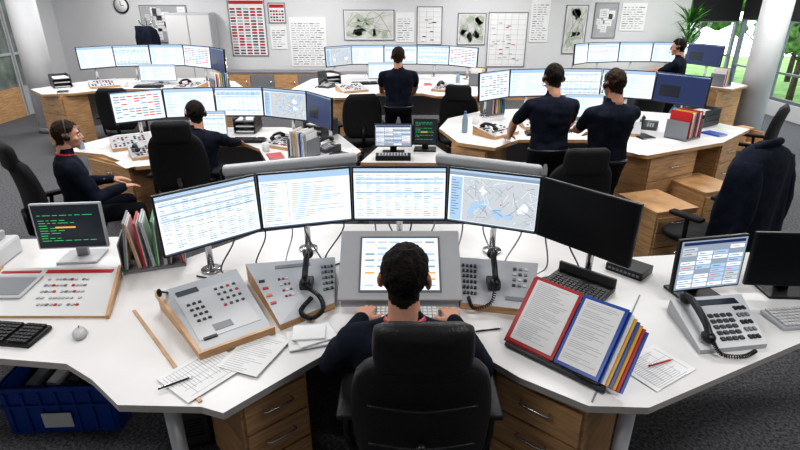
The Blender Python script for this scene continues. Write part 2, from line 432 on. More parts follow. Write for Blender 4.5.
def rects(b,w,h,y,kind,rnd):
    def r(a,c,d,e,m,l=1):
        yy=y-.0006*l
        b.add([(-w/2+a*w,yy,c*h),(-w/2+d*w,yy,c*h),(-w/2+d*w,yy,e*h),(-w/2+a*w,yy,e*h)],[(0,1,2,3)],m)
    if kind=='off': return
    if kind=='term':
        r(0,0,1,1,SD)
        for j in range(14):
            x=.06
            while x<.8 and rnd.random()<.85:
                l=rnd.uniform(.04,.15); r(x,.88-j*.06,x+l,.892-j*.06,SGR,2); x+=l+.03
        r(.3,.46,.6,.5,SO,3); return
    if kind=='grid':
        r(0,0,1,1,SG)
        for j in range(9):
            for i in range(4):
                if rnd.random()<.12: continue
                r(.03+i*.24,.04+j*.094,.03+i*.24+.22,.04+j*.094+.075,rnd.choice([SW,SW,SL,SM,SW]),2)
                r(.05+i*.24,.07+j*.094,.05+i*.24+rnd.uniform(.06,.16),.085+j*.094,rnd.choice([ST,ST,SR]),3)
        r(.03,.91,.97,.97,SB,2); return
    r(0,0,1,1,SW)
    r(0,.96,1,1,SL,2); r(0,0,1,.03,ST,2)
    if kind=='map':
        r(.0,.90,1,.96,SG,2); r(.165,.04,.995,.885,SM,2); r(.02,.04,.155,.87,SL,2)
        for j in range(14): r(.03,.8-j*.05,.03+rnd.uniform(.04,.11),.81-j*.05,ST,3)
        for k in range(9):
            cx=rnd.uniform(.25,.9);cy=rnd.uniform(.15,.78)
            pts=[]
            for a in range(8):
                q=rnd.uniform(.03,.08); pts.append((-w/2+min(max(cx+q*math.cos(a*pi/4),.17),.99)*w,y-.0018,min(max(cy+q*1.4*math.sin(a*pi/4),.05),.88)*h))
            b.add(pts,[tuple(range(8))],SL if k%3 else SW)
        for k in range(90):
            cx=rnd.uniform(.2,.97);cy=rnd.uniform(.08,.86);a=rnd.choice([0.3,1.8,.9,-.5])+rnd.uniform(-.2,.2);l=rnd.uniform(.04,.2)
            dx=l*math.cos(a)/1.6*.6;dy=l*math.sin(a)*.6; nx,ny=-.0018*math.sin(a),.003*math.cos(a)
            pts=[(cx-dx+nx,cy-dy+ny),(cx+dx+nx,cy+dy+ny),(cx+dx-nx,cy+dy-ny),(cx-dx-nx,cy-dy-ny)]
            pts=[(min(max(p,.17),.99),min(max(q,.05),.87)) for p,q in pts]
            b.add([(-w/2+p*w,y-.0024,q*h) for p,q in pts],[(3,2,1,0)],rnd.choice([SG,SG,ST,SW]))
        r(.6,.42,.615,.445,SR,6)
    elif kind=='table':
        r(0,.91,1,.955,SG,2)
        for j in range(22):
            yy=.86-j*.037
            if rnd.random()<.2: r(.02,yy-.004,.98,yy+.026,SL,2)
            for c in range(9):
                if rnd.random()<.75:
                    a=.03+c*.105; r(a,yy+.006,a+rnd.uniform(.03,.09),yy+.016,SG if rnd.random()<.65 else ST,3)
    elif kind=='red':
        for j in range(9):
            yy=.84-j*.085
            for c in range(7):
                if rnd.random()<.7:
                    a=.04+c*.13; r(a,yy,a+.11,yy+.04,SR if rnd.random()<.4 else SG,3)
    elif kind=='doc':
        r(.0,.88,1,.96,SL,2); r(.02,.06,.3,.84,SG,2); r(.025,.07,.295,.83,SW,3)
        for j in range(19):
            r(.04,.80-j*.037,.05+rnd.uniform(.08,.2),.81-j*.037,SG if j%3 else ST,4)
            r(.34,.80-j*.037,.34+rnd.uniform(.1,.6),.81-j*.037,SG,4)
    elif kind=='blue':
        r(0,0,1,1,SB,2); r(.1,.2,.5,.6,SD,3)
def monitor(p0,p1,zb,deskz,kind,h=.345,name='computer_monitor',seed=0,tilt=.05,body=BLACK,base=True,arm=False):
    rnd=random.Random(seed)
    d=Vector((p1[0]-p0[0],p1[1]-p0[1])); w=d.length-.006; rot=math.atan2(d.y,d.x)
    b=B(name); z=zb-deskz
    M=Matrix.Translation((0,0,z))@Matrix.Rotation(-tilt,4,'X')
    b.T=M
    b.box((0,0,h/2),(w,.026,h),body,bev=.004)
    b.box((0,.028,h*.5),(w*.62,.05,h*.6),body,bev=.018)
    bz=.010
    b.add([(-w/2+bz,-.0136,bz),(w/2-bz,-.0136,bz),(w/2-bz,-.0136,h-bz),(-w/2+bz,-.0136,h-bz)],[(0,1,2,3)],GLOSSB)
    b.T=M@Matrix.Translation((0,0,bz))
    rects(b,w-2*bz,h-2*bz,-.0138,kind,rnd)
    b.T=Matrix.Identity(4)
    if base and arm:
        b.cyl((0,.13,.01),(0,.13,z+.2),.02,m=CHROME,n=14); b.cyl((0,.13,0),(0,.13,.012),.06,m=CHROME,n=20)
        b.box((0,.09,z+.17),(.05,.09,.05),DGREY,bev=.008)
    elif base:
        b.box((0,.075,(z+.14)/2),(.07,.03,z+.14),body,bev=.006)
        b.box((0,.07,z+.12),(.09,.06,.09),body,bev=.01)
        b.box((0,.06,.008),(.24,.19,.016),body,bev=.006)
    return b.finish(((p0[0]+p1[0])/2,(p0[1]+p1[1])/2,deskz),rot)
def monitors(pts,zb,deskz,kinds,h=.345,seed=0):
    for i,k in enumerate(kinds): monitor(pts[i],pts[i+1],zb,deskz,k,h,seed=seed+i,arm=True)

def keyboard(x,y,z,rot,dark=True,w=.44):
    b=B('computer_keyboard'); kb=BLACK if dark else LGREY; kk=KEYB if dark else KEYW
    b.box((0,0,.011),(w,.16,.022),kb,bev=.006,rot=(.05,0,0))
    for j in range(6):
        for i in range(20):
            if i in(14,): continue
            xx=-w/2+.02+i*(w-.04)/19.5
            b.box((xx+.004,-.06+j*.024,.026+j*.0012),(.0175,.018,.009),kk if (i<14 or j<5) else kb)
    b.finish((x,y,z+.001),rot)
def mouse(x,y,z,rot=0,m=None):
    b=B('computer_mouse'); b.ball((0,0,.012),(.032,.055,.022),m or LGREY,n=18)
    for v in b.v: v.z=max(v.z,0)
    b.box((0,.03,.032),(.006,.02,.006),DGREY,bev=.002); b.finish((x,y,z+.001),rot)
def paper(x,y,z,rot,w=.21,h=.297,kind=0,name='paper_sheet',m=None,lift=0):
    b=B(name); b.box((0,0,.001),(w,h,.002),m or PAPER)
    rnd=random.Random(int(abs(x*1000+y*77)))
    n=18
    for j in range(n):
        l=w*rnd.uniform(.35,.8); b.box((-w*.4+l/2,h/2-.03-j*h/(n+2),.0022),(l,.0022,.0006),INKL)
    if kind:
        for i in range(5): b.box((-w*.4+i*w*.2,0,.0024),(.0015,h*.8,.0006),INKL)
    b.finish((x,y,z+.0005+lift),rot)
def pen(x,y,z,rot,m=BLACK):
    b=B('ballpoint_pen'); b.cyl((-.07,0,.006),(.055,0,.006),.004,m=m,n=8); b.cyl((.055,0,.006),(.07,0,.006),.004,.001,CHROME,n=8); b.box((-.045,0,.012),(.04,.003,.002),CHROME); b.finish((x,y,z),rot)
def folders(x,y,z,rot,n=10,cols=(PAPER,RED,PAPER,YEL,GRN,BLUE,LGREY),h=.27,sp=.024,seed=0,lean=.12):
    rnd=random.Random(seed); b=B('folder_rack'); L=n*sp
    b.box((0,0,.008),(L+.03,.24,.016),MGREY); b.box((0,.118,.06),(L+.03,.006,.12),MGREY)
    for s_ in(-1,1): b.box((s_*(L/2+.012),0,.1),(.006,.24,.2),MGREY)
    for i in range(n):
        m=cols[i%len(cols)]
        hh=h*rnd.uniform(.88,1); an=rnd.uniform(-lean,lean)*.5
        b.box((-L/2+sp*(i+.5),0,.02+hh/2),(sp*.30,.22,hh),m,rot=(0,an,0))
        b.box((-L/2+sp*(i+.5)+.007,-.002,.016+hh/2),(sp*.25,.205,hh*.96),PAPER,rot=(0,an,0))
    b.finish((x,y,z),rot)
def deskphone(x,y,z,rot,body=DGREY,name='desk_telephone'):
    b=B(name); b.prism([(-.1,-.1),(.1,-.1),(.1,.1),(-.1,.1)],0,[.03,.03,.075,.075],body,body)
    sl=math.atan2(.045,.2)
    for j in range(4):
        for i in range(3): b.box((.0+i*.026,-.07+j*.026,.036+j*.0058+.003),(.018,.016,.008),LGREY,rot=(sl,0,0))
    b.box((.04,.06,.073),(.1,.045,.006),mat('lcd',(.2,.25,.2),.2),rot=(sl,0,0))
    b.tube([(-.065,-.1,.07),(-.065,-.06,.095),(-.065,.05,.12),(-.065,.1,.105)],.013,BLACK,n=8)
    b.ball((-.065,-.085,.065),(.024,.03,.02),BLACK); b.ball((-.065,.085,.098),(.024,.03,.02),BLACK)
    b.coil([(-.065,-.11,.05),(-.1,-.16,.01),(-.13,-.1,.01),(-.1,.02,.01)],.002,.007,22,BLACK); b.finish((x,y,z),rot)
def mug(x,y,z,m=PAPER):
    b=B('coffee_mug'); X=P3(1,0,0);Y=P3(0,1,0)
    b.loft([b.ring((0,0,zz),X,Y,r_,r_,20) for zz,r_ in ((0,.034),(.005,.038),(.09,.04),(.092,.038),(.088,.035),(.02,.033))],m)
    b.cyl((0,0,.02),(0,0,.07),.034,m=mat('coffee',(.03,.012,.005),.2),n=20)
    b.tube([(.037,0,.075),(.062,0,.07),(.065,0,.035),(.037,0,.02)],.005,m); b.finish((x,y,z),random.uniform(0,6))
def notebook(x,y,z,rot,m=BLACK):
    b=B('notebook'); b.box((0,0,.009),(.145,.2,.014),PAPER); b.box((0,0,.001),(.15,.21,.002),m); b.box((0,0,.017),(.15,.21,.002),m); b.box((-.075,0,.009),(.003,.21,.018),m)
    b.finish((x,y,z),rot)
def bottle(x,y,z,m=None):
    b=B('water_bottle'); X=P3(1,0,0);Y=P3(0,1,0); m=m or mat('bottle_plastic',(.25,.35,.42),.15,var=.05)
    b.loft([b.ring((0,0,zz),X,Y,r_,r_,18) for zz,r_ in ((0,.028),(.01,.033),(.14,.033),(.18,.022),(.205,.013),(.215,.013))],m); b.cyl((0,0,.215),(0,0,.235),.015,m=BLUE,n=14); b.finish((x,y,z))
def magtray(x,y,z,rot):
    b=B('letter_tray')
    for k in range(3):
        zz=.01+k*.065; b.box((0,0,zz),(.26,.34,.006),DGREY); b.box((0,0,zz+.012),(.22,.3,.016),PAPER,rot=(0,0,.04*(k-1)))
        for sx in(-1,1): b.box((sx*.128,0,zz+.03),(.006,.34,.055),DGREY)
        b.box((0,.168,zz+.03),(.26,.006,.055),DGREY)
    b.finish((x,y,z),rot)

# ================================================================ FOREGROUND DESK
Z=.75
fpoly=[(-3.2,1.98),(-1.85,1.945),(-1.5,1.905),(-1.33,1.80),(-1.14,1.645),(-.80,1.635),(-.70,1.60),(-.425,1.893),(-.30,2.02),(-.12,2.09),(.12,2.09),(.28,2.03),(.42,1.92),(.52,1.81),(.76,1.64),(1.0,1.63),(1.9,2.056),(3.2,2.45),
 (3.2,3.1),(1.75,3.0),(1.35,2.95),(1.0,3.35),(.5,3.5),(-.5,3.5),(-1.0,3.35),(-1.35,2.95),(-1.9,3.28),(-3.2,3.2)]
b=B('control_console_desk'); b.prism(fpoly,Z-.035,Z,WHITE,EDGE)
for x,y in ((-.98,1.74),(.98,1.74),(-2.9,2.15),(2.9,2.5),(-2.9,3.05),(2.9,2.95),(-1.9,3.1)):
    b.cyl((x,y,.03),(x,y,Z-.035),.033,m=STEELW,n=20); b.cyl((x,y,0),(x,y,.03),.05,m=STEELW,n=20)
for pts in ([(-1.25,2.95),(-.95,3.22),(-.5,3.36),(.5,3.36),(.95,3.22),(1.25,2.95)],):
    for i in range(len(pts)-1):
        a=Vector((*pts[i],0));c=Vector((*pts[i+1],0));d=c-a
        b.box(((a.x+c.x)/2,(a.y+c.y)/2,.39),(d.length,.02,.65),LGREY,rot=(0,0,math.atan2(d.y,d.x)))
b.box((-1.5,2.2,Z-.06),(.06,.9,.05),STEELW,rot=(0,0,.6)); b.box((1.5,2.35,Z-.06),(.06,.9,.05),STEELW,rot=(0,0,-.7))
def strip(p,q,w,z0,z1,m):
    p=Vector((*p,0));q=Vector((*q,0));d=q-p; b.box(((p.x+q.x)/2,(p.y+q.y)/2,(z0+z1)/2),(d.length,w,z1-z0),m,rot=(0,0,math.atan2(d.y,d.x)))
strip((-1.40,2.34),(-.81,1.66),.016,Z,Z+.006,BEECH)
strip((1.33,2.5),(.78,1.66),.008,Z,Z+.002,MGREY)
b.finish()
ea=math.atan2(1.64-1.93,.76-.42)
pedestal('drawer_pedestal',.78,2.02,.44,.5,.70,ea)
pedestal('drawer_pedestal',-.72,2.06,.34,.44,.66,-ea)
b=B('computer_tower'); b.box((0,0,.22),(.2,.45,.42),BLACK,bev=.01); b.box((0,-.228,.22),(.16,.006,.36),DGREY)
for i in range(6): b.box((0,-.232,.1+i*.02),(.12,.003,.008),BLACK)
b.box((0,-.233,.35),(.13,.004,.03),MGREY); b.finish((-1.18,2.35,0),.3)

def slab(b,cs,mt,ms,z0=Z):
    b.prism([(c[0],c[1]) for c in cs],z0,[c[2] for c in cs],mt,ms)
def at(cs,u,v):
    BL,BR,FR,FL=[Vector(c) for c in cs]
    return (FL.lerp(FR,u)).lerp(BL.lerp(BR,u),v)
def btn(b,cs,u,v,w,d,h,m,bev=0):
    p=at(cs,u,v); x=(at(cs,1,v)-at(cs,0,v)).normalized(); y=(at(cs,u,1)-at(cs,u,0)).normalized(); z=x.cross(y).normalized(); y=z.cross(x)
    M=Matrix((x,y,z)).transposed().to_4x4(); M.translation=p
    b.box((0,0,h/2),(w,d,h),m,M=M,bev=bev)
def frame_edges(b,cs,t,m,sides=(0,1,2,3)):
    C=[Vector(c) for c in cs]
    for i in sides:
        p,q=C[i],C[(i+1)%4]; x=(q-p).normalized(); z=Vector((0,0,1)); y=z.cross(x).normalized(); z=x.cross(y)
        M=Matrix((x,y,z)).transposed().to_4x4(); M.translation=(p+q)/2
        b.box((0,0,-.01),((q-p).length+t,t,.04),m,M=M)
def handset(b,cs,u,v):
    p=at(cs,u,v)
    b.box(p+P3(0,0,.02),(.07,.09,.05),DGREY,bev=.01)
    b.tube([p+P3(0,-.05,.05),p+P3(0,-.03,.09),p+P3(0,.05,.15),p+P3(0,.10,.165)],.016,BLACK,n=10)
    b.ball(p+P3(0,-.045,.05),(.03,.035,.026),BLACK); b.ball(p+P3(0,.10,.15),(.03,.032,.03),BLACK)
m1=[(-1.27,2.36,.85),(-.93,2.62,.85),(-.62,2.13,.785),(-.90,1.93,.785)]
b=B('radio_control_panel'); slab(b,m1,LGREY,BEECH); frame_edges(b,m1,.018,BEECH,(2,3)); btn(b,m1,.5,.5,.30,.40,.002,mat('panel_face',(.50,.50,.51),.4,var=.03))
for i in range(3):
    for j in range(4): btn(b,m1,.22+i*.07,.40+j*.085,.015,.014,.008,KEYB)
for i in range(4):
    for j in range(4): btn(b,m1,.62+i*.08,.50+j*.09,.014,.014,.008,DGREY if (i+j)%5 else RED)
for i in range(6): btn(b,m1,.15+i*.03,.15,.010,.018,.006,KEYB)
btn(b,m1,.3,.86,.11,.045,.004,SD); btn(b,m1,.45,.25,.09,.05,.004,MGREY)
b.tube([at(m1,.1,.95),at(m1,.0,.7)+P3(-.03,0,.10),at(m1,-.02,.5)+P3(-.05,0,.16)],.007,BLACK); b.ball(at(m1,-.02,.5)+P3(-.05,0,.16),(.012,.012,.022),BLACK)
b.finish()
m2=[(-.89,2.67,.855),(-.385,2.76,.855),(-.345,2.36,.79),(-.59,2.16,.785)]
b=B('radio_control_panel'); slab(b,m2,LGREY,BEECH)
for j in range(4): btn(b,m2,.07,.3+j*.12,.03,.018,.006,[RED,ORG,RED,KEYB][j])
for i in range(4):
    for j in range(5): btn(b,m2,.84+i*.04,.3+j*.12,.012,.018,.008,KEYB if i%2 else MGREY)
for i in range(3):
    for j in range(4): btn(b,m2,.28+i*.05,.35+j*.1,.013,.014,.007,[DGREY,RED,KEYW][(i+j)%3])
btn(b,m2,.5,.88,.2,.03,.004,MGREY)
handset(b,m2,.60,.45)
h0=at(m2,.6,.35)
b.coil([h0+P3(0,-.05,.06),h0+P3(.07,-.08,.02),h0+P3(.10,-.16,-.01),h0+P3(.05,-.22,-.025),h0+P3(-.01,-.18,-.01),h0+P3(.03,-.08,.01)],.0036,.010,46,BLACK)
b.finish()
b=B('touch_display')
X=P3(1,0,0); U=(Vector((0,2.70,1.03))-Vector((0,2.38,.80))).normalized(); Nn=X.cross(U)
b.prism([(-.315,2.38),(.315,2.38),(.335,2.72),(-.335,2.72)],Z,[.80,.80,1.03,1.03],LGREY,LGREY)
L_=(Vector((0,2.70,1.03))-Vector((0,2.38,.80))).length
M=Matrix((X,-Nn,U)).transposed().to_4x4(); M.translation=Vector((0,2.38,.80))
b.box((0,-.008,L_/2),(.66,.02,L_+.03),LGREY,M=M,bev=.006)
b.box((.0,-.0195,L_/2),(.44,.006,L_*.86),mat('bezel_dark_grey',(.16,.16,.17),.4),M=M)  # darker grey inner bezel, a plain border around the touch screen
b.T=M@Matrix.Translation((0,0,L_*.10)); ww=.42;hh=L_*.8
b.add([(-ww/2,-.0235,0),(ww/2,-.0235,0),(ww/2,-.0235,hh),(-ww/2,-.0235,hh)],[(0,1,2,3)],SW)
rnd=random.Random(5)
for j in range(8):
    for i in range(6):
        if rnd.random()<.7:
            x0=-ww/2+.02+i*.066; z0=.02+j*hh/8.4
            b.add([(x0,-.0245,z0),(x0+.05,-.0245,z0),(x0+.05,-.0245,z0+.012),(x0,-.0245,z0+.012)],[(0,1,2,3)],rnd.choice([SO,SG,SL,SM,SL,SM]))
b.T=Matrix.Identity(4); b.finish()
m4=[(.345,2.76,.855),(.80,2.68,.855),(.68,2.28,.79),(.32,2.36,.79)]
b=B('radio_control_panel'); slab(b,m4,LGREY,BEECH)
for i in range(4):
    for j in range(6): btn(b,m4,.06+i*.05,.2+j*.12,.013,.02,.008,KEYB if (i+j)%3 else DGREY)
for i in range(3):
    for j in range(4): btn(b,m4,.72+i*.07,.45+j*.12,.018,.018,.007,[DGREY,MGREY,KEYW][(i+j)%3])
btn(b,m4,.75,.18,.1,.03,.004,MGREY)
handset(b,m4,.45,.4)
h0=at(m4,.45,.3)
b.coil([h0+P3(0,-.05,.06),h0+P3(-.03,-.12,.0),h0+P3(-.12,-.14,-.02),h0+P3(-.14,-.06,-.0)],.003,.008,26,BLACK)
b.finish()
b=B('desk_keypad'); b.box((0,0,.012),(.36,.13,.024),STEELW,bev=.006)
for j in range(4):
    for i in range(14): b.box((-.155+i*.024,-.04+j*.027,.028),(.018,.02,.008),KEYW)
b.finish((.02,2.28,Z+.001),0)
fm=[(-1.277,2.506),(-.837,2.885),(-.297,3.034),(.291,3.034),(.812,2.83),(1.193,2.392)]
monitors(fm,.974,Z,['table','doc','table','map','off'],.352,seed=11)
b=B('laptop_dock'); b.box((0,0,.02),(.34,.24,.03),BLACK,bev=.006)
for j in range(5):
    for i in range(12): b.box((-.14+i*.0255,-.08+j*.025,.038),(.02,.018,.006),KEYB)
b.box((0,.11,.05),(.34,.02,.07),DGREY,bev=.005); b.finish((1.0,2.56,Z),-.75)
b=B('network_switch_box'); b.box((0,0,.025),(.22,.16,.05),BLACK,bev=.005)
for i in range(8): b.box((-.085+i*.024,-.081,.025),(.016,.004,.014),MGREY)
b.finish((1.38,2.78,Z),-.8)
b=B('monitor_cables'); rnd=random.Random(9)
for k in range(14):
    x=-1.0+k*.155+rnd.uniform(-.04,.04); y=3.15-.28*abs(x)**1.5
    b.tube([(x,y,1.05),(x+rnd.uniform(-.05,.05),y+.02,.9),(x+rnd.uniform(-.1,.1),y-.10,Z+.01),(x+rnd.uniform(-.15,.15),y-.26,Z+.006),(x+rnd.uniform(-.2,.2),y-.16,Z+.006)],.005,rnd.choice([CABLE,MGREY,DGREY]))
b.finish()
b=B('document_flip_display')
A=P3(.50,2.04,.775); dx=P3(.727,-.687,0); up=(P3(.155,.20,.26)); up=(up-dx*up.dot(dx)).normalized(); nn=dx.cross(up)
M=Matrix((dx,-nn,up)).transposed().to_4x4(); M.translation=A
def sheet(x0,x1,z0,z1,y,m,ang=0,page=True,th=.004):
    MM=M@Matrix.Translation((x0,y,0))@Matrix.Rotation(ang,4,'Z'); w=x1-x0
    b.box((w/2,0,(z0+z1)/2),(w,th,z1-z0),m,M=MM)
    if page:
        b.box((w/2,-.003,(z0+z1)/2),(w-.03,.003,z1-z0-.03),PAPER,M=MM)
        rn=random.Random(int(x0*100))
        for j in range(30):
            if rn.random()<.15: continue
            l=(w-.06)*rn.uniform(.4,1); b.box((.03+l/2,-.0048,z1-.03-j*(z1-z0-.06)/30),(l,.0008,.0018),INKL,M=MM)
sheet(.0,.235,.01,.345,-.012,RED,.05); sheet(-.012,.22,.0,.34,.0,RED,.05,False,.006)
sheet(.24,.45,.01,.345,.0,BLUE,-.12)
for k in range(7): sheet(.25+.012*k,.46+.014*k,.012,.34-.008*k,.012+.006*k,[BLUE,PAPER,YEL,BLUE,YEL,RED,BLUE][k],-.12,False,.003)
for k in range(5): b.box((.475+.012*k,.01+.006*k,.05+.05*k),(.03,.006,.035),[YEL,BLUE,YEL,PAPER,BLUE][k],M=M)
b.box((.24,.04,.16),(.46,.012,.3),DGREY,M=M)
for s_ in (.08,.4):
    p=M@P3(s_,.05,.26); q=P3(p.x+.07,p.y+.10,Z+.01); b.cyl(p,q,.008,m=CHROME,n=8)
p=M@P3(.0,0,0); q=M@P3(.48,0,0); b.cyl((p.x,p.y,Z+.013),(q.x,q.y,Z+.013),.012,m=DGREY,n=10)
b.finish()
paper(-.86,1.84,Z,-.65,.24,.30,1,lift=.006); paper(-.67,1.97,Z,-.35,.21,.28,lift=.009)
b=B('folded_cloth')
for k,(x,y,r,w,h) in enumerate(((0,0,.3,.22,.16),(.02,.01,.5,.19,.14),(-.01,.02,.1,.16,.12))): b.box((x,y,.006+k*.009),(w,h,.009),PAPER,rot=(0,0,r),bev=.004)
b.finish((-.43,2.09,Z+.002))
pen(-.95,1.76,Z+.009,.6); pen(.44,2.16,Z,.2)
paper(1.135,1.88,Z,.55,.28,.21,1,lift=.002); pen(1.17,1.90,Z+.005,.35,RED)
b=B('dispatch_terminal_keyboard')
ml=[(-2.35,2.72,.80),(-1.66,2.74,.80),(-1.50,2.27,.765),(-2.28,2.27,.765)]
slab(b,ml,KEYW,BEECH); frame_edges(b,ml,.016,BEECH,(1,3))
btn(b,ml,.2,.55,.26,.22,.012,LGREY,.004); btn(b,ml,.2,.55,.22,.17,.014,MGREY)
btn(b,ml,.68,.9,.38,.03,.005,RED); btn(b,ml,.2,.9,.22,.02,.005,RED)
for i in range(11):
    for j in range(5):
        if (i*3+j)%7: btn(b,ml,.47+i*.03,.20+j*.13,.014,.014,.006,[RED,LGREY,LGREY,MGREY,LGREY][(i+j)%5] if j!=1 else LGREY)
b.finish()
monitor((-2.21,2.88),(-1.80,2.92),.85,Z,'term',h=.29,body=LGREY,seed=2,name='terminal_display')
keyboard(-1.95,2.12,Z,-.12); mouse(-1.56,2.12,Z,.5)
folders(-1.52,2.90,Z,.35,n=8,cols=(MGREY,BEECH,RED,LGREY,GRN,LGREY,DGREY,RED),h=.31,sp=.04,lean=.5)
b=B('fax_machine'); b.box((0,0,.06),(.36,.3,.12),STEELW,bev=.02); b.box((0,.05,.15),(.26,.1,.07),LGREY,rot=(-.3,0,0),bev=.01); b.box((-.05,-.1,.122),(.15,.06,.006),MGREY); b.finish((-2.62,2.90,Z),.1)
monitor((1.44,2.42),(1.85,2.50),.82,Z,'grid',h=.30,seed=4,name='telephone_touch_terminal')
monitor((1.88,2.50),(2.40,2.47),.82,Z,'off',h=.31,seed=4)
b=B('telephone_console'); mc=[(1.40,2.33,.83),(1.80,2.38,.83),(1.72,2.02,.775),(1.38,1.97,.775)]
slab(b,mc,STEELW,LGREY)
for i in range(4):
    for j in range(5): btn(b,mc,.40+i*.09,.14+j*.11,.022,.02,.009,DGREY)
for i in range(3):
    for j in range(5): btn(b,mc,.80+i*.06,.14+j*.14,.014,.022,.009,MGREY if j%2 else KEYB)
btn(b,mc,.6,.86,.22,.04,.004,SD)
p0=at(mc,.16,.1);p1=at(mc,.16,.9)
b.tube([p0+P3(0,0,.04),p0.lerp(p1,.25)+P3(0,0,.065),p0.lerp(p1,.75)+P3(0,0,.065),p1+P3(0,0,.04)],.017,BLACK,n=10)
b.ball(p0+P3(0,.01,.03),(.032,.038,.026),BLACK); b.ball(p1+P3(0,-.01,.03),(.032,.038,.026),BLACK)
b.coil([p0+P3(0,-.03,.03),p0+P3(.03,-.07,-.01),p0+P3(.12,-.08,-.012),p0+P3(.2,-.04,-.012)],.003,.008,26,BLACK)
b.finish()
keyboard(2.10,2.26,Z,.12,dark=False)

b=B('blue_plastic_crate'); w,d,h=.62,.42,.32
b.box((0,0,.01),(w-.04,d-.04,.02),BLUE)
for s_ in(-1,1):
    b.box((0,s_*(d/2-.012),h/2),(w-.02,.014,h),BLUE); b.box((s_*(w/2-.012),0,h/2),(.014,d-.02,h),BLUE)
    b.box((0,s_*(d/2-.005),h-.012),(w+.01,.03,.024),BLUE,bev=.004); b.box((s_*(w/2-.005),0,h-.012),(.03,d+.01,.024),BLUE,bev=.004)
    b.box((0,s_*(d/2),h*.62),(w,.02,.014),BLUE)
    for i in range(7): b.box((-w/2+.04+i*(w-.08)/6,s_*(d/2-.001),h/2-.01),(.012,.014,h-.05),BLUE)
b.box((-.02,-d/2-.010,.1),(.16,.004,.1),PAPER)
for k in range(4): b.box((-.2+k*.12,.02,.16+.01*k),(.05,.3,.24),[MGREY,PAPER,DGREY,LGREY][k],rot=(0,.2,0))
b.finish((-1.90,2.46,0),.05)

def screen_panel(p,q):
    p=Vector((*p,0));q=Vector((*q,0));d=q-p; b=B('acoustic_screen'); L=d.length
    b.box((0,0,.84),(L,.08,.11),LGREY,bev=.035,seg=4); b.box((0,0,.41),(L-.03,.035,.76),MGREY,bev=.005)
    for s_ in(-1,1): b.box((s_*(L/2-.12),0,.02),(.05,.4,.04),DGREY)
    b.finish(((p.x+q.x)/2,(p.y+q.y)/2,0),math.atan2(d.y,d.x))
screen_panel((-1.60,4.50),(-.42,4.93)); screen_panel((.35,4.93),(1.28,4.5))
desk('side_table',[(-.40,5.08),(.62,5.05),(.40,5.75),(-.22,5.8)],.75,legs=((-.3,5.15),(.5,5.12),(.35,5.65),(-.15,5.7)))
monitor((-.27,5.36),(.13,5.36),.84,.75,'grid',h=.24,seed=8,name='radio_terminal')
b=B('key_telephone'); b.box((0,0,.025),(.36,.14,.05),BLACK,bev=.008)
for i in range(10):
    for j in range(3): b.box((-.14+i*.031,-.045+j*.04,.053),(.02,.022,.008),KEYW if j else LGREY)
b.finish((-.07,5.2,.75))

def module(x,y,z,rot,w=.42,d=.34,seed=0):
    b=B('radio_control_panel'); rn=random.Random(seed)
    cs=[(-w/2,d/2,.10),(w/2,d/2,.10),(w/2,-d/2,.035),(-w/2,-d/2,.035)]
    slab(b,cs,LGREY,BEECH,0)
    for i in range(8):
        for j in range(5):
            if rn.random()<.75: btn(b,cs,.1+i*.1,.15+j*.15,.022,.022,.008,rn.choice([KEYB,DGREY,KEYB,RED,KEYW]))
    if seed%2==0:
        p=at(cs,.2,.5); b.tube([p+P3(0,-.1,.03),p+P3(0,-.05,.06),p+P3(0,.05,.06),p+P3(0,.1,.03)],.016,BLACK,n=8); b.ball(p+P3(0,-.09,.03),(.028,.03,.024),BLACK); b.ball(p+P3(0,.09,.03),(.028,.03,.024),BLACK)
    b.finish((x,y,z),rot)
# row 2 left
L2=[(-3.195,5.81),(-2.745,6.13),(-2.19,6.25),(-1.618,6.25),(-1.057,5.97),(-.72,5.50)]
desk('operator_desk',[(-3.75,5.55),(-3.45,6.25),(-2.75,6.65),(-1.5,6.68),(-.75,6.3),(-.42,5.5),(-.60,5.02),(-1.35,5.1),(-1.55,5.6),(-1.75,5.82),(-2.15,5.85),(-2.45,5.68),(-2.35,5.02),(-2.6,4.93),(-3.15,5.38)],.75,
   supports=((-2.95,5.42,.75,.36,-.55),(-.98,5.35,.5,.4,.1)),modesty=[(-3.4,6.1),(-2.7,6.5),(-1.5,6.55),(-.8,6.2)])
monitors(L2,.974,.75,['red','doc','table','map','blue'],.345,seed=31)
folders(-1.0,5.30,.75,-.4,n=7,cols=(PAPER,LGREY,YEL,PAPER,BLUE),sp=.03,h=.27)
module(-3.0,5.72,.75,.55,seed=1); module(-2.65,5.33,.75,-1.0+1.57,w=.34,d=.3,seed=2); module(-1.28,5.72,.75,-.5,seed=4,w=.36,d=.3)
keyboard(-1.75,5.93,.75,.0,w=.38); paper(-1.12,5.6,.75,.5,.2,.28); paper(-.75,5.2,.75,.2); paper(-3.4,5.75,.75,.2); deskphone(-.78,5.55,.75,-.9); mug(-1.45,5.5,.75)
notebook(-1.30,5.28,.75,.4,RED); bottle(-3.5,5.6,.75); paper(-2.7,5.05,.75,.8); notebook(-.62,5.35,.75,.9); magtray(-1.9,6.48,.75,0); mug(-2.6,6.4,.75,RED); magtray(-.95,6.22,.75,-.5)
monitor((-2.44,6.02),(-2.02,6.05),.80,.75,'table',h=.28,seed=8,name='touch_display',body=LGREY)
